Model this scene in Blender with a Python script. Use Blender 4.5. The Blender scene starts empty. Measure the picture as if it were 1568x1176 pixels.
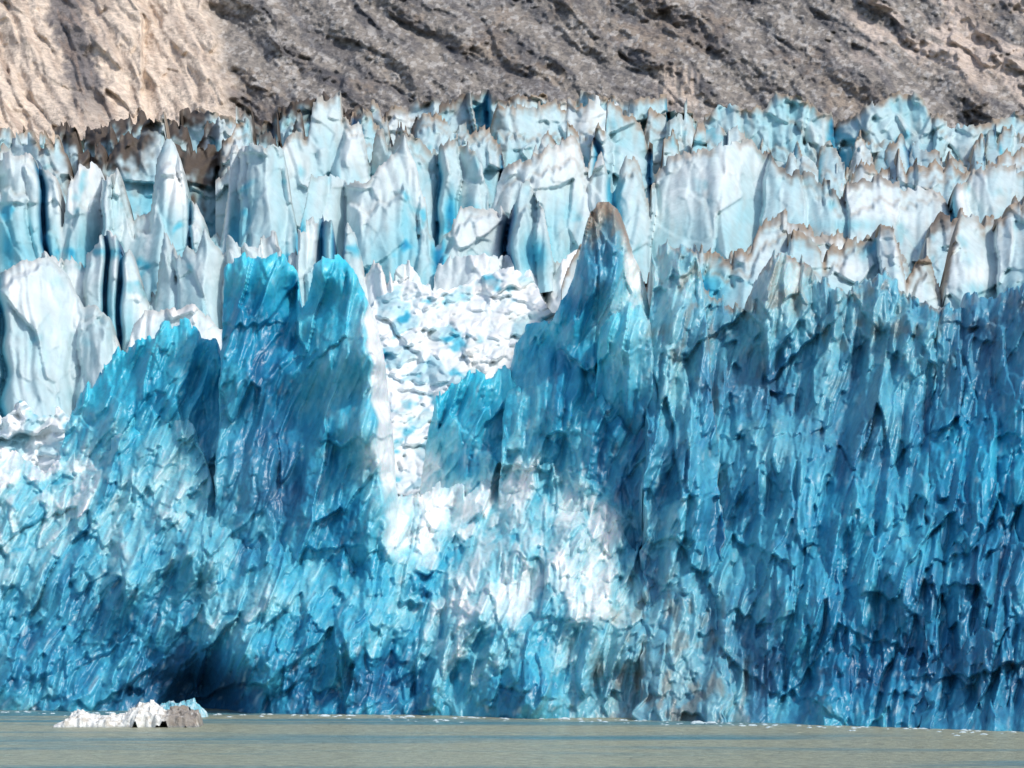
import bpy, math
import numpy as np
from mathutils import Vector

F = 4033.0      # focal constant in image pixels, used to place geometry from image coordinates
H = 12.0        # eye height above lake

# ---------------------------------------------------------------- noise
def h2(ix, iy, seed):
    ix = ix.astype(np.int64); iy = iy.astype(np.int64)
    n = (ix * 374761393 + iy * 668265263 + seed * 1442695041) & 0xffffffff
    n = ((n ^ (n >> 13)) * 1274126177) & 0xffffffff
    n = ((n ^ (n >> 15)) * 2246822519) & 0xffffffff
    n = n ^ (n >> 16)
    return (n & 0xffffff) / float(0x1000000)

def gn(x, y, seed=0):
    x = np.asarray(x, float); y = np.asarray(y, float)
    x, y = np.broadcast_arrays(x, y)
    xi = np.floor(x); yi = np.floor(y); fx = x - xi; fy = y - yi
    ux = fx**3*(fx*(fx*6-15)+10); uy = fy**3*(fy*(fy*6-15)+10)
    def g(ax, ay):
        a = h2(xi+ax, yi+ay, seed)*2*math.pi
        return np.cos(a)*(fx-ax)+np.sin(a)*(fy-ay)
    a = g(0,0)*(1-ux)+g(1,0)*ux
    b = g(0,1)*(1-ux)+g(1,1)*ux
    return (a*(1-uy)+b*uy)*1.5

def fbm(x, y, o=4, seed=0, gain=0.5):
    s = 0; a = 1; t = 0
    for i in range(o):
        s = s + a*gn(x*2.03**i+7.1*i, y*2.03**i-3.3*i, seed+i*17); t += a; a *= gain
    return s/t*1.4

def bil(x, y, seed=0):          # rounded ribs with sharp creases
    return np.minimum(np.sqrt(gn(x, y, seed)**2+.0025)*1.9, 1.2)

def voro(x, y, seed=0):
    x, y = np.broadcast_arrays(x, y)
    xi = np.floor(x); yi = np.floor(y)
    F1 = np.full(x.shape, 9.0); F2 = np.full(x.shape, 9.0)
    cx = np.zeros(x.shape); cy = np.zeros(x.shape); ddx = np.zeros(x.shape); ddy = np.zeros(x.shape)
    for i in (-1,0,1):
        for j in (-1,0,1):
            px = xi+i; py = yi+j
            dx = x-(px+h2(px,py,seed)); dy = y-(py+h2(px,py,seed+91))
            d = np.hypot(dx,dy)
            m = d < F1
            F2 = np.where(m, F1, np.minimum(F2, d))
            F1 = np.where(m, d, F1)
            cx = np.where(m, px, cx); cy = np.where(m, py, cy)
            ddx = np.where(m, dx, ddx); ddy = np.where(m, dy, ddy)
    return F1, F2, cx, cy, ddx, ddy

def facet(x, y, seed=0, up=0.0, step=1.0):
    F1,F2,cx,cy,dx,dy = voro(x,y,seed)
    a = h2(cx,cy,seed+5)-.5; b = h2(cx,cy,seed+6)-.5; c = h2(cx,cy,seed+7)-.5
    return step*a + 1.5*(dx*b+dy*c) + up*dy, F2-F1, a

def dome(x, y, seed=0):
    F1,F2,cx,cy,dx,dy = voro(x,y,seed)
    a = h2(cx,cy,seed+5)-.5
    b = h2(cx,cy,seed+6)-.5; c = h2(cx,cy,seed+7)-.5
    return np.minimum((F2-F1)*1.6,.6)+.7*a+.8*(dx*b+dy*c), F2-F1, a

def blur(A, n=1):               # small binomial filter: softens the grid stair-steps on slanted breaks
    for _ in range(n):
        P = np.pad(A, ((1,1),(0,0)), mode='edge'); A = .25*P[:-2]+.5*P[1:-1]+.25*P[2:]
        P = np.pad(A, ((0,0),(1,1)), mode='edge'); A = .25*P[:,:-2]+.5*P[:,1:-1]+.25*P[:,2:]
    return A

def sm(a, b, x):
    t = np.clip((x-a)/(b-a), 0, 1); return t*t*(3-2*t)

def shepard(U, V, pts, pw=3.0, soft=60.0):
    n = 0; d = 0
    for (a,b,c) in pts:
        w = 1.0/((U-a)**2+(V-b)**2+soft)**(pw/2)
        n = n + w*c; d = d + w
    return n/d

STOPS = [0,.2,.4,.6,.8,1.0]
RAMP = [(0.006,0.125,0.28),(0.012,0.26,0.46),(0.045,0.42,0.60),(0.21,0.58,0.69),(0.56,0.73,0.78),(0.90,0.91,0.91)]
RAMP2 = [(.008,.12,.26),(.015,.28,.48),(.09,.46,.60),(.29,.56,.63),(.52,.65,.68),(.87,.89,.89)]
def ramp(p, R=RAMP):
    p = np.clip(p,0,1)
    return np.stack([np.interp(p, STOPS, [c[k] for c in R]) for k in range(3)], -1)
def mixc(a, b, t):
    t = np.clip(t,0,1)[...,None]
    return a*(1-t)+np.asarray(b)*t

# ---------------------------------------------------------------- mesh
def grid_mesh(name, X, Y, Z, C, mat, parent=None):
    r, c = X.shape
    co = np.stack([X,Y,Z],-1).reshape(-1,3).astype(np.float32)
    idx = np.arange(r*c).reshape(r,c)
    q = np.stack([idx[:-1,:-1], idx[:-1,1:], idx[1:,1:], idx[1:,:-1]],-1).reshape(-1,4)
    me = bpy.data.meshes.new(name)
    me.vertices.add(len(co)); me.vertices.foreach_set("co", co.ravel())
    me.loops.add(q.size); me.loops.foreach_set("vertex_index", q.ravel().astype(np.int32))
    me.polygons.add(len(q))
    me.polygons.foreach_set("loop_start", (np.arange(len(q))*4).astype(np.int32))
    me.polygons.foreach_set("loop_total", np.full(len(q),4,np.int32))
    me.polygons.foreach_set("use_smooth", np.ones(len(q),bool))
    me.update(calc_edges=True)
    if C is not None:
        at = me.color_attributes.new("Col", 'FLOAT_COLOR', 'POINT')
        cc = np.ones((r*c,4),np.float32); cc[:,:3] = np.clip(C,0,1).reshape(-1,3)
        at.data.foreach_set("color", cc.ravel())
    me.materials.append(mat)
    ob = bpy.data.objects.new(name, me)
    bpy.context.scene.collection.objects.link(ob)
    if parent: ob.parent = parent
    return ob

# ---------------------------------------------------------------- materials
def nodes_mat(name):
    m = bpy.data.materials.new(name); m.use_nodes = True
    nt = m.node_tree; b = nt.nodes["Principled BSDF"]
    return m, nt, b

def surf_mat(name, rough, bumps, spec=0.5, var=0.25, varscale=0.5, sss=0):
    m, nt, b = nodes_mat(name)
    N = nt.nodes.new; L = nt.links.new
    tc = N("ShaderNodeTexCoord")
    at = N("ShaderNodeAttribute"); at.attribute_name = "Col"
    no = N("ShaderNodeTexNoise"); no.inputs["Scale"].default_value = varscale; no.inputs["Detail"].default_value = 5
    no.inputs["Roughness"].default_value = 0.65
    L(tc.outputs["Object"], no.inputs["Vector"])
    mr = N("ShaderNodeMapRange"); mr.inputs["From Min"].default_value = 0.3; mr.inputs["From Max"].default_value = 0.7
    mr.inputs["To Min"].default_value = 1-var; mr.inputs["To Max"].default_value = 1+var
    L(no.outputs["Fac"], mr.inputs["Value"])
    mx = N("ShaderNodeVectorMath"); mx.operation = 'SCALE'
    L(at.outputs["Color"], mx.inputs[0]); L(mr.outputs["Result"], mx.inputs["Scale"])
    L(mx.outputs["Vector"], b.inputs["Base Color"])
    prev = None
    for (sc, dist, st, stretch) in bumps:
        mp = N("ShaderNodeMapping"); mp.inputs["Scale"].default_value = stretch
        L(tc.outputs["Object"], mp.inputs["Vector"])
        n2 = N("ShaderNodeTexNoise"); n2.inputs["Scale"].default_value = sc; n2.inputs["Detail"].default_value = 4
        n2.inputs["Roughness"].default_value = 0.6
        L(mp.outputs["Vector"], n2.inputs["Vector"])
        bp = N("ShaderNodeBump"); bp.inputs["Strength"].default_value = st; bp.inputs["Distance"].default_value = dist
        L(n2.outputs["Fac"], bp.inputs["Height"])
        if prev: L(prev.outputs["Normal"], bp.inputs["Normal"])
        prev = bp
    L(prev.outputs["Normal"], b.inputs["Normal"])
    b.inputs["Roughness"].default_value = rough
    b.inputs["Specular IOR Level"].default_value = spec
    if sss:
        b.inputs["Subsurface Weight"].default_value = sss
        b.inputs["Subsurface Radius"].default_value = (0.2,0.8,1.2)
        b.inputs["Subsurface Scale"].default_value = 1.0
    return m

ice_mat = surf_mat("glacier_ice", 0.36, [(1.5,0.25,0.5,(1,1,0.5))], 0.5, 0.16, 0.6, sss=.25)
serac_mat = surf_mat("serac_ice", 0.6, [(0.9,0.3,0.5,(1,1,0.5))], 0.25, 0.10, 0.35)
rock_mat = surf_mat("mountain_rock", 0.95, [(0.7,1.3,0.9,(1,1,1))], 0.1, 0.30, 0.4)
berg_mat = surf_mat("iceberg_ice", 0.5, [(3.5,0.2,0.8,(1,1,1))], 0.4, 0.12, 2.0)

glacier = bpy.data.objects.new("glacier", None); bpy.context.scene.collection.objects.link(glacier)

def sheet(name, U, V, ex, Y, C, mat, thick, drop, span=34.):
    Y = blur(Y,1); C = np.stack([blur(C[...,k],1) for k in range(3)],-1)
    X = (U-784)/F*Y; Z = H+(930-V)/F*Y
    f = np.minimum(ex/span,1.0)
    def push(f, X, Y, Z):
        return X, Y+thick*f, Z-drop*f**1.8
    Xa,Ya,Za = push(f,X,Y,Z)
    xs=[Xa];ys=[Ya];zs=[Za];cs=[C]
    for k in (.08,.22,.45,.75,1.0):
        ff=np.minimum(f[-1:]+k,1)
        a,b,c=push(ff,X[-1:],Y[-1:],Z[-1:]); xs.append(a);ys.append(b);zs.append(c);cs.append(C[-1:])
    xs.append(X[-1:]); ys.append(Y[-1:]+thick*1.3); zs.append(np.full_like(Z[-1:],-1.)+0*Z[-1:]); cs.append(C[-1:])
    return grid_mesh(name, np.vstack(xs), np.vstack(ys), np.vstack(zs), np.concatenate(cs,0), mat, glacier)

def grid(u, cu, bot, step):
    top = cu.min()
    n = int((np.max(bot)-top)/step)+2
    t = np.linspace(0,1,n)[:,None]
    Vg = bot*(1-t)+top*t + 0*u
    V = np.maximum(Vg, cu)
    return np.broadcast_to(u,V.shape).copy(), V, np.maximum(cu-Vg,0)

# ================================================================ FRONT CLIFF
WL=([-170,0,600,1000,1568,1740],[1085,1088,1096,1103,1120,1126])
ZONE=[(100,640,.42),(150,590,.35),(60,720,.74),(60,800,.58),(100,760,.68),(180,700,.54),(30,850,.5),(100,900,.38),(50,1000,.3),(200,560,.40),(270,520,.5),(240,600,.36),(20,700,.95),(70,715,.88),(140,780,.6),
 (380,410,.42),(380,480,.16),(400,560,.11),(430,680,.05),(520,420,.42),(510,500,.32),(540,560,.44),(578,520,1),(590,600,1),(598,690,1),(555,620,.42),(545,520,.48),(440,750,.03),(500,700,.22),(540,800,.2),(400,850,.24),  # white points along the tower's right edge carry sunlight in the colour
 (250,800,.52),(260,700,.56),(300,880,.44),(200,950,.25),(350,950,.54),(450,960,.40),(420,920,.58),(300,1040,.0),(250,1060,.03),(340,1060,.02),(450,1040,.2),(530,1050,.1),(620,800,1),(650,790,1),(700,770,1),(700,850,.52),
 (740,800,.8),(650,900,.44),(700,920,.92),(800,740,.9),(830,780,.62),(880,780,1),(920,800,1),(760,870,.62),(800,900,.74),(900,920,.86),(850,960,.42),(700,990,.56),(760,1000,.46),(900,1010,.54),(800,1050,.2),(600,1060,.12),(560,990,.36),(640,960,.5),(860,850,.8),
 (650,650,.38),(690,620,.42),(720,620,.32),(760,640,.3),(720,700,.3),(780,560,.45),(850,560,.2),(830,500,.5),(880,470,.16),(910,430,.15),(930,390,.22),(980,410,.85),(960,480,.64),(930,500,.6),(880,620,.22),(900,700,.2),  # includes a pale point for the sunlit right rim of the spire
 (950,650,.2),(960,750,.12),(1000,850,.24),(1010,1000,.42),(1010,960,.46),(1040,420,.55),(1050,520,.42),(1020,600,.42),(1100,520,.32),(1100,600,.18),(1060,700,.34),(1100,800,.2),(1180,690,.44),(1150,600,.2),
 (1180,420,.6),(1250,480,.45),(1300,600,.3),(1300,700,.23),(1250,850,.2),(1350,500,.45),(1420,520,.36),(1500,500,.12),(1500,600,.16),(1400,700,.22),(1500,800,.13),(1400,900,.16),(1300,1000,.1),(1150,1000,.15),(1450,1000,.07),(1550,900,.16),(1180,860,.36),(1420,850,.32),(1340,780,.32),(1210,780,.32)]
GREY=[(1180,420,.9),(1220,400,.9),(920,330,1),(930,350,.9),(925,400,.25),(1340,470,.55),(1050,430,.6),(1030,520,.5),(1010,950,.5),(1000,1060,.8),(1420,450,.4),(1300,450,.6),(325,760,.3),(1160,540,.4),(1330,600,.35),(1230,560,.35),
 (100,700,.1),(200,600,0),(400,500,0.0),(520,500,0),(650,700,0),(800,800,.1),(900,600,.03),(1100,800,.2),(1300,800,.12),(1500,700,0.0),(100,1000,.15),(500,1000,.1),(800,1000,.1),(1300,1000,.1),(1100,660,.3),(900,500,.0),(860,500,.0),(700,600,.0),(600,800,.05),(250,760,.25),(60,860,.2)]
LOOSE=[(650,790,1),(700,900,1),(880,800,1),(800,760,.9),(60,760,1),(100,720,1),(250,780,.8),(760,1000,.7),(500,950,.6),(300,930,.6),(400,600,.0),(520,520,.0),(430,700,.1),(900,500,.05),(1050,700,.1),(1100,800,.1),(1300,800,.1),(1500,700,.05),(200,600,.0),(100,950,.45),(400,480,0),(700,620,.1),(860,560,.05),(300,560,0),(950,900,.8),(550,800,.3),(900,1040,.5)]

def front(name, u0, u1, crest, bottom, off, seed, jag=6, thick=11, slope=0.03, extra=None, flute=1.0, crest_glow=.5, chunk=1.0, wig=6, sun_edge=None, tuck=None, shk=1.0):
    u=np.arange(u0,u1,1.4)
    cu=np.interp(u,[c[0] for c in crest],[c[1] for c in crest])
    cu=cu+jag*.4*fbm(u/16,u*0+.3,3,seed+5)+jag*1.5*facet(u/17,u*0+.5,seed+44)[0]+jag*.6*facet(u/7,u*0+.5,seed+45)[0]
    wl=np.interp(u,*WL)
    bot = wl+8 if bottom is None else np.interp(u,[c[0] for c in bottom],[c[1] for c in bottom])
    cu=np.minimum(cu,bot-2)
    U,V,EX=grid(u,cu,bot,1.5)
    yb=H*F/(wl-930); hgt=wl-V
    rel_big = shepard(U,V,off,2.4,400.)
    wx=10*gn(U/90,V/120,71)+2.5*gn(U/22,V/46,73); wy=14*gn(U/100,V/90,72)+9*gn(U/16,V/50,74)
    lean=np.interp(U,[0,500,900,1100,1568],[.45,.28,.20,.16,.14])
    su=U+lean*(V-800)+wx; sv=V+wy
    loose=np.clip(shepard(U,V,LOOSE,3),0,1); tight=1-loose
    f1,e1,a1=facet(su/95,sv/170,11,.3)
    f2,e2,a2=facet(su/34,sv/56,12,.3); f3,e3,a3=facet(su/14,sv/24,13,.35); f4,e4,a4=facet(su/6.5,sv/11,14,.35)
    g1,ge1,ga1=facet(su/50,sv/160,101+seed,.15,.8); g2,ge2,ga2=facet(su/23,sv/76,102+seed,.15,.8); g3,ge3,ga3=facet(su/10,sv/32,103+seed,.2,.8); g4,_,ga4=facet(su/4.8,sv/14,104+seed,.25,.8)
    d2,_,da2=dome(su/30,sv/40,15); d3,_,da3=dome(su/12,sv/16,16)
    b1=bil(su/84,sv/360,21+seed); b2=bil(su/31,sv/170,22+seed)
    soft=fbm(su/26,sv/60,4,90)
    shard=(2.9*g1+1.7*g2*shk+.85*g3*shk+.28*g4*shk)*(.45+.55*flute)
    rel=-chunk*(2.2*f1+.9*loose*f2+.5*loose*f3+.2*loose*f4)-loose*(.8*d2+.4*d3)-shard*(1-.6*loose)-(3.4*b1+1.5*b2)*(1-.6*loose)*flute-.6*soft*tight+2.6
    near=np.exp(-(V-cu)/9.)
    Y=yb+rel_big+slope*hgt+rel*(sm(-5,50,hgt)*.6+.4)+near*1.5
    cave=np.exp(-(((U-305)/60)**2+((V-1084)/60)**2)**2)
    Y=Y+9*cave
    if extra is not None: Y=Y+extra(U,V)
    if tuck: Y=Y+14*sm(tuck,0,bot-V)
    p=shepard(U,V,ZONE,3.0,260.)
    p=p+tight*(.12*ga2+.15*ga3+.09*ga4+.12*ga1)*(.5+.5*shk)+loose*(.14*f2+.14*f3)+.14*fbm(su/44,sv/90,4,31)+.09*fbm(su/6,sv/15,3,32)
    p=p+.10*near-.2*cave+loose*(.18*(a3+.05)+.14*a2+.12*da2+.08*da3)-.12*sm(.14,.0,b1)*tight-.06*sm(.12,0,b2)*tight  # near term lightens crests, part of the painted thin-ice glow
    if sun_edge is not None: p=p+sun_edge(U,V)  # sunlight painted as paler albedo on right-hand edges
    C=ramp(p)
    glow_mask=sm(80,100,U)*sm(1000,960,U)*np.exp(-(V-cu)/42.)*sm(720,600,V)*sm(.9,.6,p)
    C=mixc(C,(.035,.66,.84),glow_mask*crest_glow)  # translucent glow of thin crests painted into the albedo as cyan
    g=shepard(U,V,GREY,3); lum=C.mean(-1,keepdims=True)
    C=C*(1-.55*g[...,None])+.55*g[...,None]*(lum*np.array([.9,1.0,.95])+np.array([.03,.03,.02]))
    dirt=sm(.3,.65,fbm(su/22,sv/40,4,41)+.45*g-.05)*sm(.2,.6,g)
    C=mixc(C,(.24,.20,.15),dirt*.6)
    cap=sm(36,8,V-cu+8*fbm(U/12,V/12,3,6))*sm(885,905,U)*sm(975,960,U)*sm(420,380,V)+sm(10,2,V-cu)*sm(1000,1050,U)*sm(1480,1440,U)*.8*(fbm(U/20,V/20,3,8)>-.1)
    C=mixc(C,(.30,.21,.14),cap*.9)
    st=sm(.30,.6,fbm(su/8,sv/22,4,51))*sm(-.1,.3,ga3)
    C=mixc(C,(.62,.77,.81),st*(.34+.4*loose))
    ew=np.exp(-(U-u0)/16)+np.exp(-(u1-U)/16)
    Uw=U+ew*(wig*gn(V/48,V*0+.4,seed+300)+wig*.55*gn(V/17,V*0+.4,seed+301))
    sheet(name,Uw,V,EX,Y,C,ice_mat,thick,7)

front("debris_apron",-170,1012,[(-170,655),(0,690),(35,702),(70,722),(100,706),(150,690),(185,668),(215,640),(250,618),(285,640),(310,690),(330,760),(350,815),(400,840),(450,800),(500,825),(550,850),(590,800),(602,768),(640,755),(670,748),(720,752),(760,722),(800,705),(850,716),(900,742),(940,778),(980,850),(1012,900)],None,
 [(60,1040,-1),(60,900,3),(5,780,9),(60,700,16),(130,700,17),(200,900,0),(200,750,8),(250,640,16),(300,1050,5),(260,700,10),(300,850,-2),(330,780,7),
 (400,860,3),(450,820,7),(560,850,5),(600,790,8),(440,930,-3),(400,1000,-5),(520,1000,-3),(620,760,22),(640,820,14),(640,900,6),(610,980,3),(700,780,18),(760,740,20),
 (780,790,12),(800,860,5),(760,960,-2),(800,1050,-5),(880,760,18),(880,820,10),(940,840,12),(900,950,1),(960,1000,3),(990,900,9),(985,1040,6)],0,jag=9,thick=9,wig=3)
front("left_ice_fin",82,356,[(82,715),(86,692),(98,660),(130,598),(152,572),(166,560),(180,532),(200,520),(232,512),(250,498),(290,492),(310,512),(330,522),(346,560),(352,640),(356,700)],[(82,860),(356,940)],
 [(100,640,19),(180,560,19),(250,540,16),(300,540,15),(340,600,18),(200,640,14),(270,620,12),(320,700,13)],100,jag=9,flute=.8,chunk=.8,crest_glow=.6,tuck=80,shk=.7)
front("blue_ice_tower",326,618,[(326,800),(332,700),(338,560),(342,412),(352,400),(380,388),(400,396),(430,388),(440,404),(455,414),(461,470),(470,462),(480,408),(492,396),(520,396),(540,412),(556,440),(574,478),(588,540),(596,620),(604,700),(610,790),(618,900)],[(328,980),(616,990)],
 [(350,450,13),(400,420,11),(390,600,9),(430,620,14),(430,780,7),(461,450,21),(462,520,16),(460,620,14),(500,420,8),(510,540,6),(550,540,3),(558,660,2),(560,780,5),(500,860,6),(490,700,9),(360,750,8)],200,jag=6,flute=.5,chunk=.6,crest_glow=.65,slope=.02,wig=5,tuck=150,shk=.45,
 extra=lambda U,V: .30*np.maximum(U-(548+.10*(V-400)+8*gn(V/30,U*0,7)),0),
 sun_edge=lambda U,V: .55*sm(0,7,U-(549+.10*(V-400)+8*gn(V/30,U*0,7)))*sm(440,480,V)*sm(770,720,V))  # whitens the tower's right side face as painted sunlight
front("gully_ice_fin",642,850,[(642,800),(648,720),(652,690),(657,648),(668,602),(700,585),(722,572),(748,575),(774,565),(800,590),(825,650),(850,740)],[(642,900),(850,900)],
 [(650,700,24),(700,650,18),(740,650,20),(770,600,18),(800,700,18)],300,jag=10,flute=.7,chunk=.9,crest_glow=.5,tuck=110,shk=.7)
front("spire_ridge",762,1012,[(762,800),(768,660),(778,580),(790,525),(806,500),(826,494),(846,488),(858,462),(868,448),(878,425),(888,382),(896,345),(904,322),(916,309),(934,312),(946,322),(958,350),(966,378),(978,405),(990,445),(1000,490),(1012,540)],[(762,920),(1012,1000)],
 [(780,560,22),(830,520,21),(870,480,14),(910,360,9),(925,430,8),(960,440,13),(985,520,14),(880,640,12),(820,650,15),(930,650,12),(975,760,13),(850,760,14)],400,jag=4,flute=.7,chunk=.7,crest_glow=.35,wig=4,tuck=130,shk=.6,
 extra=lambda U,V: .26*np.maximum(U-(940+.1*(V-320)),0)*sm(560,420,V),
 sun_edge=lambda U,V: .35*sm(0,6,U-(944+.1*(V-320)))*sm(480,420,V)*sm(335,360,V))  # paints sunlight on the spire's right rim into its colour
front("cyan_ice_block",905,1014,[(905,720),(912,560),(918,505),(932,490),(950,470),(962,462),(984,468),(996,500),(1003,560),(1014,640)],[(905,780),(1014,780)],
 [(910,560,11),(950,520,7),(1000,560,10),(950,640,12)],500,jag=7,flute=.5,chunk=.7,crest_glow=.7,thick=8,tuck=160,shk=.6)
front("right_ice_cliff",1060,1740,[(1060,520),(1070,430),(1078,445),(1100,470),(1140,470),(1158,432),(1178,398),(1196,386),(1218,392),(1240,415),(1262,432),(1300,440),(1324,425),(1360,418),(1378,440),(1402,455),(1440,476),(1470,468),(1500,470),(1568,460),(1740,430)],None,
 [(1090,600,8),(1100,800,6),(1180,700,-2),(1200,450,6),(1150,560,10),(1200,900,-3),(1250,600,6),(1300,800,0),(1330,500,6),(1350,650,2),(1420,560,3),(1400,900,-3),(1500,500,6),(1500,700,4),(1500,1000,1),(1640,700,3)],600,jag=11,flute=1.05,chunk=.8,slope=.06)
front("ice_pillar",976,1120,[(976,1125),(984,860),(990,640),(995,470),(1000,392),(1020,380),(1050,376),(1068,388),(1078,432),(1086,520),(1096,640),(1104,760),(1112,960),(1118,1125)],None,
 [(990,600,4),(1000,900,2),(1030,480,1),(1060,450,3),(1050,700,-2),(1040,900,-2),(1090,700,4),(1100,900,4),(1050,1060,-1)],700,jag=8,flute=.9,chunk=.8,slope=.05,wig=14)
front("deep_blue_buttress",1418,1740,[(1418,800),(1428,600),(1436,500),(1446,478),(1470,466),(1500,452),(1530,448),(1568,432),(1640,420),(1740,430)],[(1418,1135),(1740,1140)],
 [(1430,600,3),(1470,500,2),(1520,700,-2),(1568,500,-1),(1600,900,-3),(1450,900,1)],800,jag=10,flute=1.0,chunk=.7,slope=.06,wig=10,shk=.8)

# ================================================================ SERAC ROWS
def row(name, u0, u1, y0, crestpts, bottom, seed, bw=(28,70), jag=9, pbase=.8, lean=.10, blue=.25, rim=.5, rimw=7, dark=None, ctrl=None, step=1.8, amp=1.0, yvar=8, rough=.4, notch=.3, asp=1.0, crp=.25):
    rng = np.random.RandomState(seed)
    br=[u0-50.]
    while br[-1]<u1+50: br.append(br[-1]+math.exp(rng.uniform(math.log(bw[0]*.4),math.log(bw[1]*1.8))))
    br=np.array(br); nb=len(br)
    yo=rng.uniform(-1,1,nb)*yvar; ho=rng.uniform(-1,1,nb)*jag; ti=rng.uniform(-.14,.14,nb); ht=rng.uniform(-.9,.9,nb); bl=rng.uniform(0,1,nb)
    rp=rng.uniform(-.6,.6,nb); pk=rng.uniform(-.1,.7,nb); rk=rng.uniform(0,.22,nb); led=rng.uniform(12,80,nb); ledd=rng.uniform(1,8,nb)*(rng.rand(nb)>.45)
    crv=np.where(rng.rand(nb)<crp,rng.uniform(5,12,nb),rng.uniform(0,.8,nb)); cw=rng.uniform(2.5,9,nb)
    nt_=np.where(rng.rand(nb)<notch,rng.uniform(15,60,nb),0)*jag/9.; nw=rng.uniform(4,18,nb)
    u=np.arange(u0,u1,step)
    def loc(uu):
        i=np.clip(np.searchsorted(br,uu)-1,0,nb-2); w=br[i+1]-br[i]; c=(br[i]+br[i+1])/2
        return i,w,(uu-c)/(w/2),uu-c
    i0,w0,e0,d0=loc(u)
    cu=np.interp(u,[c[0] for c in crestpts],[c[1] for c in crestpts])
    jj=jag/9.
    cu=cu+ho[i0]+jj*(ht[i0]*d0*.35+pk[i0]*np.abs(e0-rp[i0])*np.minimum(w0,60)*.4-4)+jag*.15*fbm(u/9,u*0+seed,3,seed)+jag*1.3*facet(u/15,u*0+.5,seed+1)[0]+jag*.6*facet(u/6,u*0+.5,seed+2)[0]
    cu=cu+nt_[i0]*np.exp(-((u-br[i0])/nw[i0])**2)+nt_[i0+1]*np.exp(-((u-br[i0+1])/nw[i0+1])**2)
    bt=bottom if np.isscalar(bottom) else np.interp(u,[c[0] for c in bottom],[c[1] for c in bottom])
    bt=np.maximum(bt,cu+30)+u*0
    U,V,EX=grid(u,cu,bt,step)
    s=y0/400.
    uw=U+8*gn(V/60,U/120,seed+2)+.14*(V-cu)*gn(U/110,V*0,seed+40)
    i,w,e,d=loc(uw)
    su=U+6*gn(U/50,V/60,seed+3)+.12*(V-300)*np.sin(seed*1.7+U/130.); sv=V+8*gn(U/60,V/50,seed+4)
    f1,e1,a1=facet(su/62,sv/(100*asp),seed+5,.2); f2,e2,a2=facet(su/24,sv/(38*asp),seed+6,.2,.6); f3,e3,a3=facet(su/9,sv/(15*asp),seed+16,.2,.6)
    r=bil(su/24,sv/140,seed+7)
    dep=V-cu
    dl=np.maximum(br[i+1]-uw,.0); dr=np.maximum(uw-br[i],.0)
    cr=crv[i+1]*np.exp(-(dl/cw[i+1])**1.5)+crv[i]*np.exp(-(dr/cw[i])**1.5)
    ln=lean if np.isscalar(lean) else np.interp(U,[q[0] for q in lean],[q[1] for q in lean])
    tp=1+1.0*np.exp(-dep/28.)
    Y=y0+yo[i]+ti[i]*d+rk[i]*np.abs(d-rp[i]*w/2)+cr*s-(4.2*f1*rough+1.6*f2*rough*tp+.5*f3*rough*tp+1.2*r)*s*amp+(bt-V)*ln*s+1.8*np.exp(-dep/6.)
    lz=dep+6*gn(U/14,V*0,seed+21)+ti[i]*d*4
    Y=Y+ledd[i]*s*sm(led[i]+2,led[i]-2,lz)
    p=pbase+.08*f1+.05*f2+.07*fbm(su/20,sv/50,4,seed+8)+.16*(bl[i]-.5)
    p=p-blue*1.8*sm(1.0,5,cr)
    p=p-blue*.9*sm(35,140,dep)*bl[i]
    p=p-blue*.9*sm(.4,.75,fbm(su/50,sv/60,3,seed+12))
    if ctrl: 
        for (a,b,ra,rb,val) in ctrl:
            ww=np.exp(-((U-a)/ra)**2-((V-b)/rb)**2); p=p*(1-ww)+val*ww
    C=ramp(p,RAMP2)
    k=sm(rimw*1.8,rimw*.3,dep+rimw*.8*fbm(su/12,sv/12,3,seed+9))*rim*sm(-.6,.1,fbm(U/60,V*0,2,seed+10)+.1)
    k=np.maximum(k,rim*.7*sm(5,0,np.abs(lz-led[i]+4))*(ledd[i]>1))
    C=mixc(C,(.31,.235,.165),k)
    k2=sm(.05,.5,fbm(su/9,sv/55,4,seed+11))*.38*rim
    C=mixc(C,(.40,.37,.32),k2)
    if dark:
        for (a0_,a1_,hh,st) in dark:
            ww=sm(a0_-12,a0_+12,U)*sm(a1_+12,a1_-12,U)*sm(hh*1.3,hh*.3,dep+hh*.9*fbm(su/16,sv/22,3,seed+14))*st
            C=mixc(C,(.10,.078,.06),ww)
    sheet(name,U,V,EX,Y,C,serac_mat,16,8,26.)

def rubble(name,u0,u1,toppts,bot,ya,yb,seed):
    u=np.arange(u0,u1,1.7)
    cu=np.interp(u,[c[0] for c in toppts],[c[1] for c in toppts])+14*facet(u/20,u*0+.3,seed)[2]+4*fbm(u/10,u*0,2,seed)
    U,V,EX=grid(u,cu,bot+u*0,1.5)
    t=(bot-V)/(bot-cu.min())
    su=U+8*gn(U/24,V/24,seed)+.35*V; sv=V+8*gn(U/24,V/24,seed+1)
    f0,_,fa0=facet(su/60,sv/44,seed+9,.3); d1,e1,a1=dome(su/34,sv/24,seed+2); f2,e2,a2=facet(su/15,sv/11,seed+3,.3); f3,e3,a3=facet(su/7,sv/5.5,seed+4,.3)
    Y=ya+(yb-ya)*t-(2.0*f0+1.6*d1+1.1*f2+.6*f3)+4*fbm(U/80,V/80,2,seed)
    p=1.0+.08*a2-.04-.45*sm(.25,.6,fbm(U/40,V/30,3,seed+6))-.2*(a1>.3)-.10*sm(.06,0,e2)
    C=ramp(p); C=mixc(C,(.76,.73,.66),.35*sm(.1,.5,fbm(U/50,V/25,3,seed+9)))
    sheet(name,U,V,EX,Y,C,serac_mat,10,5)
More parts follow.
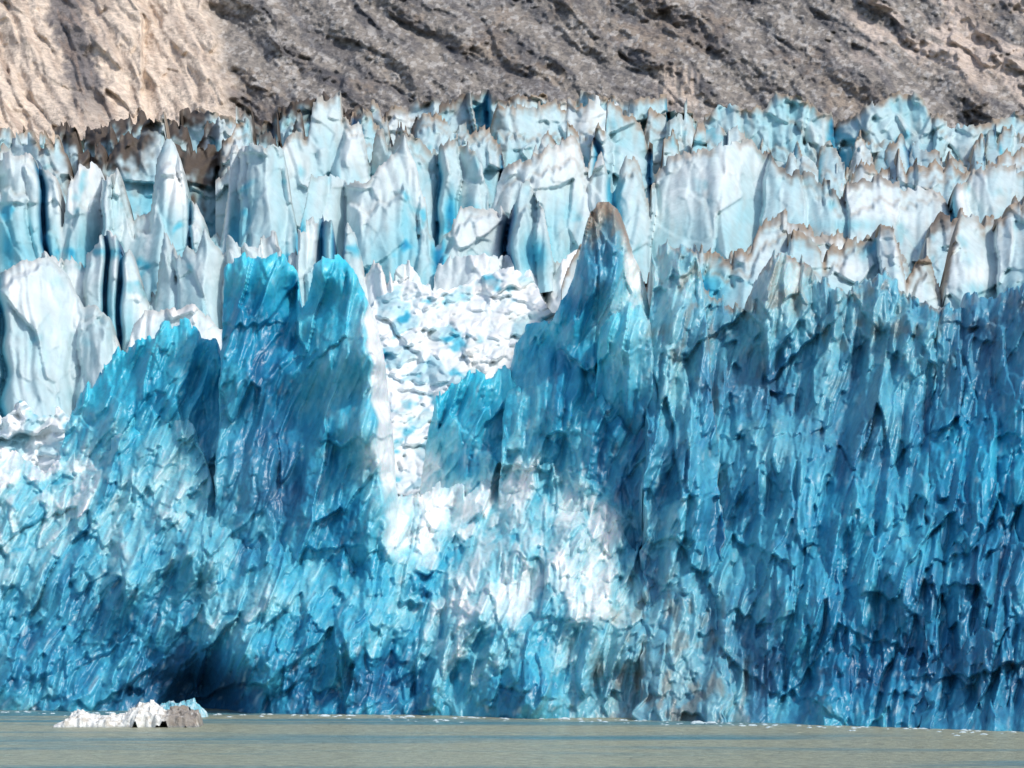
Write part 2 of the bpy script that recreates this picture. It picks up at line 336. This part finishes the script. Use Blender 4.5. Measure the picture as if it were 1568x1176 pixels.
rubble("gully_ice_rubble",540,900,[(540,500),(590,440),(620,425),(645,440),(680,440),(740,425),(790,410),(815,425),(840,470),(900,500)],860,322,418,301)
rubble("side_ice_rubble",-170,215,[(-170,600),(0,640),(30,618),(60,632),(90,628),(110,650),(150,620),(215,600)],800,342,360,302)

row("serac_ridge_a",-170,345,366,[(-170,430),(0,425),(30,405),(70,396),(105,420),(125,450),(150,470),(168,492),(180,540),(190,555),(205,505),(222,480),(250,478),(300,468),(335,500)],720,51,(70,150),4,.86,rim=.3,blue=.15,yvar=3)
row("serac_ridge_b",860,1740,338,[(860,430),(890,370),(960,420),(1000,430),(1072,368),(1092,372),(1110,395),(1150,388),(1168,350),(1200,342),(1240,345),(1262,385),(1290,365),(1340,348),(1375,352),(1402,385),(1450,388),(1470,352),(1520,340),(1568,322),(1740,310)],560,52,(30,80),12,.76,rim=.95,rimw=13,lean=.35,rough=.9,asp=.6,notch=.5,ctrl=[(1080,440,40,30,.3),(1300,410,30,20,.9),(1500,420,40,20,.9)])
row("serac_ridge_c",60,612,388,[(60,400),(95,392),(150,372),(178,342),(195,352),(208,385),(238,388),(250,335),(262,330),(275,345),(300,380),(312,352),(345,372),(380,378),(432,352),(446,342),(470,345),(500,332),(528,326),(545,362),(560,390),(585,415),(600,450),(612,500)],600,53,(26,65),11,.82,rim=.3,blue=.45,notch=.5,crp=.4,ctrl=[(590,430,35,40,1.0)])
row("serac_ridge_d",600,900,420,[(600,430),(615,402),(632,405),(648,418),(660,445),(672,412),(690,395),(740,386),(770,388),(790,400),(812,425),(835,440),(850,420),(862,390),(890,372)],490,54,(26,60),6,.90,rim=.1,blue=.2,yvar=4)
row("serac_ridge_e",-170,880,432,[(-170,240),(0,242),(48,232),(72,246),(90,275),(95,345),(104,280),(122,250),(170,252),(190,275),(204,330),(230,320),(240,240),(250,222),(262,214),(274,238),(290,275),(312,335),(322,370),(338,365),(348,300),(353,230),(400,226),(434,232),(442,300),(456,365),(468,310),(476,270),(520,262),(560,272),(600,232),(618,205),(636,250),(652,300),(656,350),(668,365),(690,350),(705,310),(735,318),(760,312),(785,290),(815,285),(835,330),(848,395),(880,400)],[(-170,520),(640,480),(880,440)],55,(30,80),7,.82,rim=.4,blue=.45,notch=.35,
    ctrl=[(672,395,12,45,.05),(320,400,16,50,.4),(820,390,25,30,.35),(270,280,22,45,1.0),(12,380,8,40,.3),(460,380,8,60,.1)])
row("serac_ridge_f",330,1740,470,[(330,262),(360,250),(440,236),(455,222),(470,240),(478,192),(520,186),(560,190),(584,196),(592,225),(612,205),(640,214),(672,232),(700,214),(738,225),(750,250),(770,232),(800,236),(830,240),(852,222),(872,214),(905,212),(930,225),(1000,246),(1012,262),(1050,250),(1082,240),(1120,222),(1152,208),(1175,228),(1192,255),(1240,262),(1262,290),(1290,302),(1340,285),(1400,292),(1440,272),(1500,268),(1568,252),(1740,240)],[(330,420),(1740,450)],56,(45,140),9,.80,rim=.7,blue=.25,rimw=9,lean=[(800,.1),(1200,.25)],notch=.4,rough=.55,
    ctrl=[(690,330,10,35,.15),(830,380,16,30,.4),(1300,345,60,10,.6)],dark=[(1170,1230,14,.7),(1250,1360,12,.5)])
row("serac_ridge_k",1140,1740,450,[(1140,420),(1180,330),(1230,318),(1270,325),(1320,306),(1370,310),(1420,300),(1480,296),(1540,284),(1740,280)],500,71,(28,80),15,.78,rim=.95,rimw=14,blue=.3,lean=.45,rough=1.0,asp=.55,notch=.5)
row("serac_ridge_l",1120,1740,492,[(1120,300),(1160,235),(1220,245),(1280,262),(1340,255),(1400,248),(1460,250),(1520,244),(1600,240),(1740,235)],400,72,(28,80),15,.78,rim=.95,rimw=12,blue=.3,lean=.45,rough=1.0,asp=.55,notch=.5)
row("serac_ridge_g",940,1740,425,[(940,490),(1080,430),(1120,385),(1180,345),(1260,362),(1300,345),(1340,335),(1400,345),(1450,340),(1475,332),(1500,328),(1568,310),(1740,310)],500,57,(30,90),14,.78,rim=.95,rimw=14,blue=.3,lean=.45,rough=1.0,asp=.55,notch=.5,dark=[(1425,1460,40,.8),(1540,1600,20,.5)])
row("serac_ridge_h",-170,1740,512,[(-170,225),(0,215),(60,222),(108,212),(125,238),(160,232),(230,214),(262,208),(285,222),(350,218),(395,200),(440,205),(470,215),(520,185),(590,196),(640,196),(690,205),(740,188),(790,205),(870,196),(900,182),(950,186),(1000,196),(1060,202),(1110,192),(1160,205),(1250,222),(1330,232),(1400,215),(1450,240),(1500,232),(1568,225),(1740,220)],[(-170,400),(1740,350)],58,(26,85),15,.76,rim=.95,rimw=10,blue=.4,lean=[(900,.15),(1200,.5)],yvar=11,rough=.9,asp=.65,notch=.5,
    dark=[(100,240,60,1),(262,345,90,1),(390,470,26,.9)],ctrl=[(1050,215,40,14,.5),(920,190,30,12,.5)])
row("serac_ridge_i",-170,1740,552,[(-170,210),(0,208),(100,200),(180,190),(250,192),(330,190),(400,180),(480,166),(520,165),(560,180),(640,170),(730,165),(800,172),(860,160),(900,165),(960,172),(1050,182),(1100,175),(1160,186),(1240,195),(1330,192),(1400,190),(1450,205),(1568,200),(1740,200)],300,59,(24,85),14,.75,rim=.95,rimw=10,blue=.4,lean=[(900,.15),(1200,.5)],yvar=11,rough=.9,asp=.6,notch=.5,
    dark=[(80,330,36,1),(370,560,30,1),(600,720,18,.8)])
row("serac_ridge_j",-170,1740,596,[(-170,215),(0,206),(60,198),(100,212),(150,206),(185,184),(250,186),(300,176),(330,186),(380,170),(420,166),(480,158),(496,150),(520,160),(560,180),(590,164),(640,153),(690,156),(730,150),(790,147),(860,142),(900,146),(940,152),(975,168),(1050,166),(1100,158),(1150,172),(1172,160),(1182,146),(1200,142),(1236,148),(1254,176),(1330,166),(1362,156),(1380,146),(1415,152),(1436,170),(1480,188),(1530,180),(1568,176),(1740,170)],280,60,(28,85),7,.74,rim=.95,rimw=9,blue=.3,rough=.9,asp=.6,notch=.35,
    dark=[(130,320,26,1),(370,600,30,1),(640,800,14,.8)],ctrl=[(1210,160,28,18,.62)])

# ================================================================ MOUNTAIN
u=np.arange(-400,2000,1.7); v=np.arange(320,-420,-1.6)
U,V=np.meshgrid(u,v)
a=math.radians(36)
w1=18*fbm(U/130,V/130,3,401)
sx=(U*math.cos(a)+V*math.sin(a)); sy=(-U*math.sin(a)+V*math.cos(a))+w1
cl=sm(22,-22,U-(325+.2*V)-16*fbm(V/30,U/60,3,402))
f0,e0,a0=facet(sx/240,sy/70,403,0,.7); f1,e1,a1=facet(sx/64,sy/30,404); f2,e2,a2=facet(sx/22,sy/14,405); f3,e3,a3=facet(U/8,V/6,406); f4,e4,a4=facet(U/4.2,V/3.4,416)
a2r=math.radians(62)
cx=U*math.cos(a2r)+V*math.sin(a2r); cy=-U*math.sin(a2r)+V*math.cos(a2r)+w1*.7
cf0,_,_=facet(cx/190,cy/60,407,0,.7); cf,ce,ca=facet(cx/70,cy/22,408,0,.7); cf2,_,_=facet(cx/22,cy/10,418,0,.7)
n1=fbm(sx/150,sy/36,5,410); n2=fbm(U/14,V/12,4,411); n3=fbm(U/120,V/100,3,412)
outc=sm(.05,.35,n1+.5*n3)
gly=bil(sx/420,sy/80,440)          # gullies running down the slope
Y=810+(200-V)*.42-(1-cl)*(9*gly+(3+8*outc)*f0+(.6+4*outc)*f1+(.7+2.2*outc)*f2+(1.4+1.0*outc)*f3+1.1*f4)-cl*(12+12*cf0+6*cf+1.8*cf2)+8*fbm(sx/120,sy/60,4,409)
base=np.zeros(U.shape+(3,))+np.array([.29,.265,.24])
base=mixc(base,(.13,.128,.135),outc*.85)
base=mixc(base,(.35,.28,.22),sm(.05,.5,n3+.4*n2)*.5)
base=mixc(base,(.55,.53,.51),((a3>.34)|(a4>.40))*(1-outc*.6)*.55)
base=mixc(base,(.09,.09,.095),((a3<-.37)|(a4<-.40))*.5)
base=mixc(base,(.10,.10,.115),sm(.1,.5,fbm(sx/200,sy/26,4,433))*.5)
base=mixc(base,(.13,.135,.15),sm(.16,.04,gly)*.7)
stp=np.exp(-((U-1500-(V-60)*.75+10*n2)/14)**2)*sm(-40,40,V)*sm(190,150,V)+sm(-.15,.25,fbm(sx/130,sy/22,4,415))*sm(1270,1340,U+.3*V)*sm(40,-10,V-70-(U-1300)*.22)
base=mixc(base,(.64,.54,.47),np.clip(stp,0,1)*.85)
stq=np.exp(-((U-1040)/34)**4-((V-135)/32)**4)*sm(-.2,.2,gn(U/9,V/60,431))
base=mixc(base,(.60,.50,.42),stq*.85)
pale=np.zeros(U.shape+(3,))+np.array([.74,.62,.51])
pale=mixc(pale,(.54,.45,.38),sm(0,.5,fbm(cx/90,cy/18,4,413)))
pale=mixc(pale,(.15,.145,.155),sm(40,18,np.abs(U-(112+.25*(V-60))+16*n2+14*n1))*.85*sm(230,120,V))
pale=mixc(pale,(.40,.29,.22),sm(.15,.4,fbm(cx/50,cy/12,3,414))*.4)
C=base*(1-cl[...,None])+pale*cl[...,None]
Y=blur(Y,1)
grid_mesh("mountain",(U-784)/F*Y,Y,H+(930-V)/F*Y,C,rock_mat)

# ================================================================ LAKE
m,nt,b=nodes_mat("silty_lake_water")
N=nt.nodes.new;L=nt.links.new
tc=N("ShaderNodeTexCoord")
def noise(scale,vec,det=5,r=.6):
    mp=N("ShaderNodeMapping"); mp.inputs["Scale"].default_value=vec; L(tc.outputs["Object"],mp.inputs["Vector"])
    n=N("ShaderNodeTexNoise"); n.inputs["Scale"].default_value=scale; n.inputs["Detail"].default_value=det; n.inputs["Roughness"].default_value=r
    L(mp.outputs["Vector"],n.inputs["Vector"]); return n
na=noise(1,(.009,.06,1),5)
cr=N("ShaderNodeValToRGB"); cr.color_ramp.elements[0].position=.39; cr.color_ramp.elements[0].color=(.13,.30,.34,1)
cr.color_ramp.elements[1].position=.50; cr.color_ramp.elements[1].color=(.44,.455,.32,1)
L(na.outputs["Fac"],cr.inputs["Fac"])  # silt tan, with blue reflection streaks painted into the base colour
nd=noise(1,(.7,1.6,1),6,.75)
mr=N("ShaderNodeMapRange"); mr.inputs["From Min"].default_value=.35; mr.inputs["From Max"].default_value=.65; mr.inputs["To Min"].default_value=.55; mr.inputs["To Max"].default_value=1.4
L(nd.outputs["Fac"],mr.inputs["Value"])
sc_=N("ShaderNodeVectorMath"); sc_.operation='SCALE'; L(cr.outputs["Color"],sc_.inputs[0]); L(mr.outputs["Result"],sc_.inputs["Scale"])
L(sc_.outputs["Vector"],b.inputs["Base Color"])
b.inputs["Roughness"].default_value=.32
b.inputs["IOR"].default_value=1.33; b.inputs["Specular IOR Level"].default_value=.4
nb=noise(1,(.45,.9,1),6); nc=noise(1,(2.2,4,1),4)
b1=N("ShaderNodeBump"); b1.inputs["Distance"].default_value=1.2; b1.inputs["Strength"].default_value=1; L(nb.outputs["Fac"],b1.inputs["Height"])
b2=N("ShaderNodeBump"); b2.inputs["Distance"].default_value=.25; b2.inputs["Strength"].default_value=1; L(nc.outputs["Fac"],b2.inputs["Height"]); L(b1.outputs["Normal"],b2.inputs["Normal"])
L(b2.outputs["Normal"],b.inputs["Normal"])
me=bpy.data.meshes.new("lake_water")
me.from_pydata([(-3000,-1500,0),(3000,-1500,0),(3000,3000,0),(-3000,3000,0)],[],[(0,1,2,3)])
me.materials.append(m)
bpy.context.scene.collection.objects.link(bpy.data.objects.new("lake_water",me))

# ================================================================ ICEBERG
def floe(name,x0,x1,yc,halfd,prof,seed,colf,parent=None,res=.06):
    xs=np.arange(x0,x1,res); ys=np.arange(yc-halfd,yc+halfd,res)
    X,Yg=np.meshgrid(xs,ys)
    hh=np.interp(X+.25*gn(Yg/.9,X/2,seed+8),[q[0] for q in prof],[q[1] for q in prof])
    ed=1-np.abs((Yg-yc)/halfd)+.3*fbm(X/1.6,Yg/1.6,3,seed)
    f1,e1,a1=facet(X/1.5,Yg/1.2,seed+1); f2,e2,a2=facet(X/.55,Yg/.45,seed+2)
    Z=hh*np.clip(sm(-.02,.22,ed)*.62+sm(.2,.8,ed)*.38,0,1)*(1+.30*f1+.18*f2)+.07*fbm(X/.3,Yg/.3,3,seed+3)-.12
    edge=np.minimum(X-x0,x1-X)
    Z=Z-1.0*sm(.4,0,edge)
    C=colf(X,Yg,Z,f1,e1)
    return grid_mesh(name,X,Yg,Z,C,berg_mat,parent)
def bc(X,Y,Z,f,e):
    C=np.zeros(X.shape+(3,))+np.array([.84,.85,.82])
    C=mixc(C,(.50,.44,.36),sm(.0,.4,fbm(X/.8,Z/.4+Y/.8,3,77))*.65)
    C=mixc(C,(.18,.14,.11),sm(-35.2,-34.2,X+.4*fbm(Y,Z*2,3,5))*sm(-.7,-.15,fbm(X/.6,Y/.6+Z,3,79)+.12)*.8)
    C=mixc(C,(.12,.2,.22),sm(.2,.0,Z)*.5)
    return C
floe("iceberg",-46.3,-31.2,266,3.0,[(-46.3,.25),(-45.6,.45),(-45.0,.6),(-44.6,1.35),(-43.4,1.5),(-42.6,1.15),(-41.8,1.05),(-40.5,1.15),(-39,1.2),(-38.2,1.6),(-37.6,2.0),(-36.6,2.1),(-35.6,1.8),(-34.6,1.5),(-34.2,1.7),(-33.4,1.75),(-32.4,1.7),(-31.6,1.4),(-31.2,.2)],61,bc)
def bb(X,Y,Z,f,e):
    C=np.zeros(X.shape+(3,))+np.array([.20,.52,.62]); return mixc(C,(.6,.75,.8),sm(-.1,.5,fbm(X,Y,3,7)))
floe("iceberg.001",-41.5,-33.2,289,1.8,[(-41.5,.3),(-40,.9),(-38,1.5),(-36.5,1.5),(-35.6,1.9),(-35,1.9),(-34.2,1.4),(-33.2,.4)],62,bb)

# brash ice along the cliff foot: one object
rng=np.random.RandomState(8); vs=[];fs=[]
def chunk(x,y,s,hh):
    k=len(vs); n=7
    for j,(rz,rr_) in enumerate([(-.3,1.1),(.35,1.0),(1.0,.45)]):
        for i in range(n):
            an=2*math.pi*i/n+rng.uniform(-.2,.2); r=s*rr_*rng.uniform(.7,1.2)
            vs.append((x+1.7*r*math.cos(an),y+r*math.sin(an),hh*rz*rng.uniform(.8,1.2)))
    for j in range(2):
        for i in range(n):
            fs.append((k+j*n+i,k+j*n+(i+1)%n,k+(j+1)*n+(i+1)%n,k+(j+1)*n+i))
    fs.append(tuple(k+2*n+i for i in range(n)))
for _ in range(230):
    uu=rng.uniform(-150,1700); w=np.interp(uu,*WL)
    y=H*F/(w-930)-rng.exponential(3.5)-1.0
    s=rng.uniform(.06,.22)*(1+1.3*(rng.rand()<.08)); chunk((uu-784)/F*y,y,s,s*.5)
me=bpy.data.meshes.new("brash_ice"); me.from_pydata(vs,[],fs)
wm,wnt,wb=nodes_mat("brash_ice_white"); wb.inputs["Roughness"].default_value=.5
wn=wnt.nodes.new("ShaderNodeTexNoise"); wn.inputs["Scale"].default_value=.6
wr=wnt.nodes.new("ShaderNodeValToRGB"); wr.color_ramp.elements[0].color=(.35,.52,.58,1); wr.color_ramp.elements[1].color=(.8,.85,.85,1)
wnt.links.new(wn.outputs["Fac"],wr.inputs["Fac"]); wnt.links.new(wr.outputs["Color"],wb.inputs["Base Color"])
me.materials.append(wm); bpy.context.scene.collection.objects.link(bpy.data.objects.new("brash_ice",me))

# ================================================================ LIGHT
sd=Vector((.52,-.40,.76)).normalized()
el=math.asin(sd.z); rot=math.atan2(sd.x,sd.y)
w=bpy.data.worlds.new("World"); bpy.context.scene.world=w; w.use_nodes=True
nt=w.node_tree; sky=nt.nodes.new("ShaderNodeTexSky"); sky.sky_type='NISHITA'; sky.sun_disc=False
sky.sun_elevation=el; sky.sun_rotation=rot; sky.dust_density=2.0
nt.links.new(sky.outputs[0],nt.nodes["Background"].inputs[0]); nt.nodes["Background"].inputs[1].default_value=.15
sl=bpy.data.lights.new("sun","SUN"); sl.energy=2.5; sl.angle=math.radians(5); sl.color=(1,.96,.89)
so=bpy.data.objects.new("sun",sl); so.rotation_euler=sd.to_track_quat('Z','Y').to_euler(); bpy.context.scene.collection.objects.link(so)

# ================================================================ CAMERA
cam=bpy.data.cameras.new("camera"); cam.sensor_width=36; cam.lens=36*F/1568
cam.shift_y=(930-588)/1568; cam.clip_end=8000; cam.clip_start=1
co=bpy.data.objects.new("camera",cam); co.location=(0,0,H); co.rotation_euler=(math.radians(90),0,0)
bpy.context.scene.collection.objects.link(co); bpy.context.scene.camera=co
sc=bpy.context.scene; sc.view_settings.view_transform='Standard'; sc.view_settings.look='None'; sc.view_settings.exposure=0
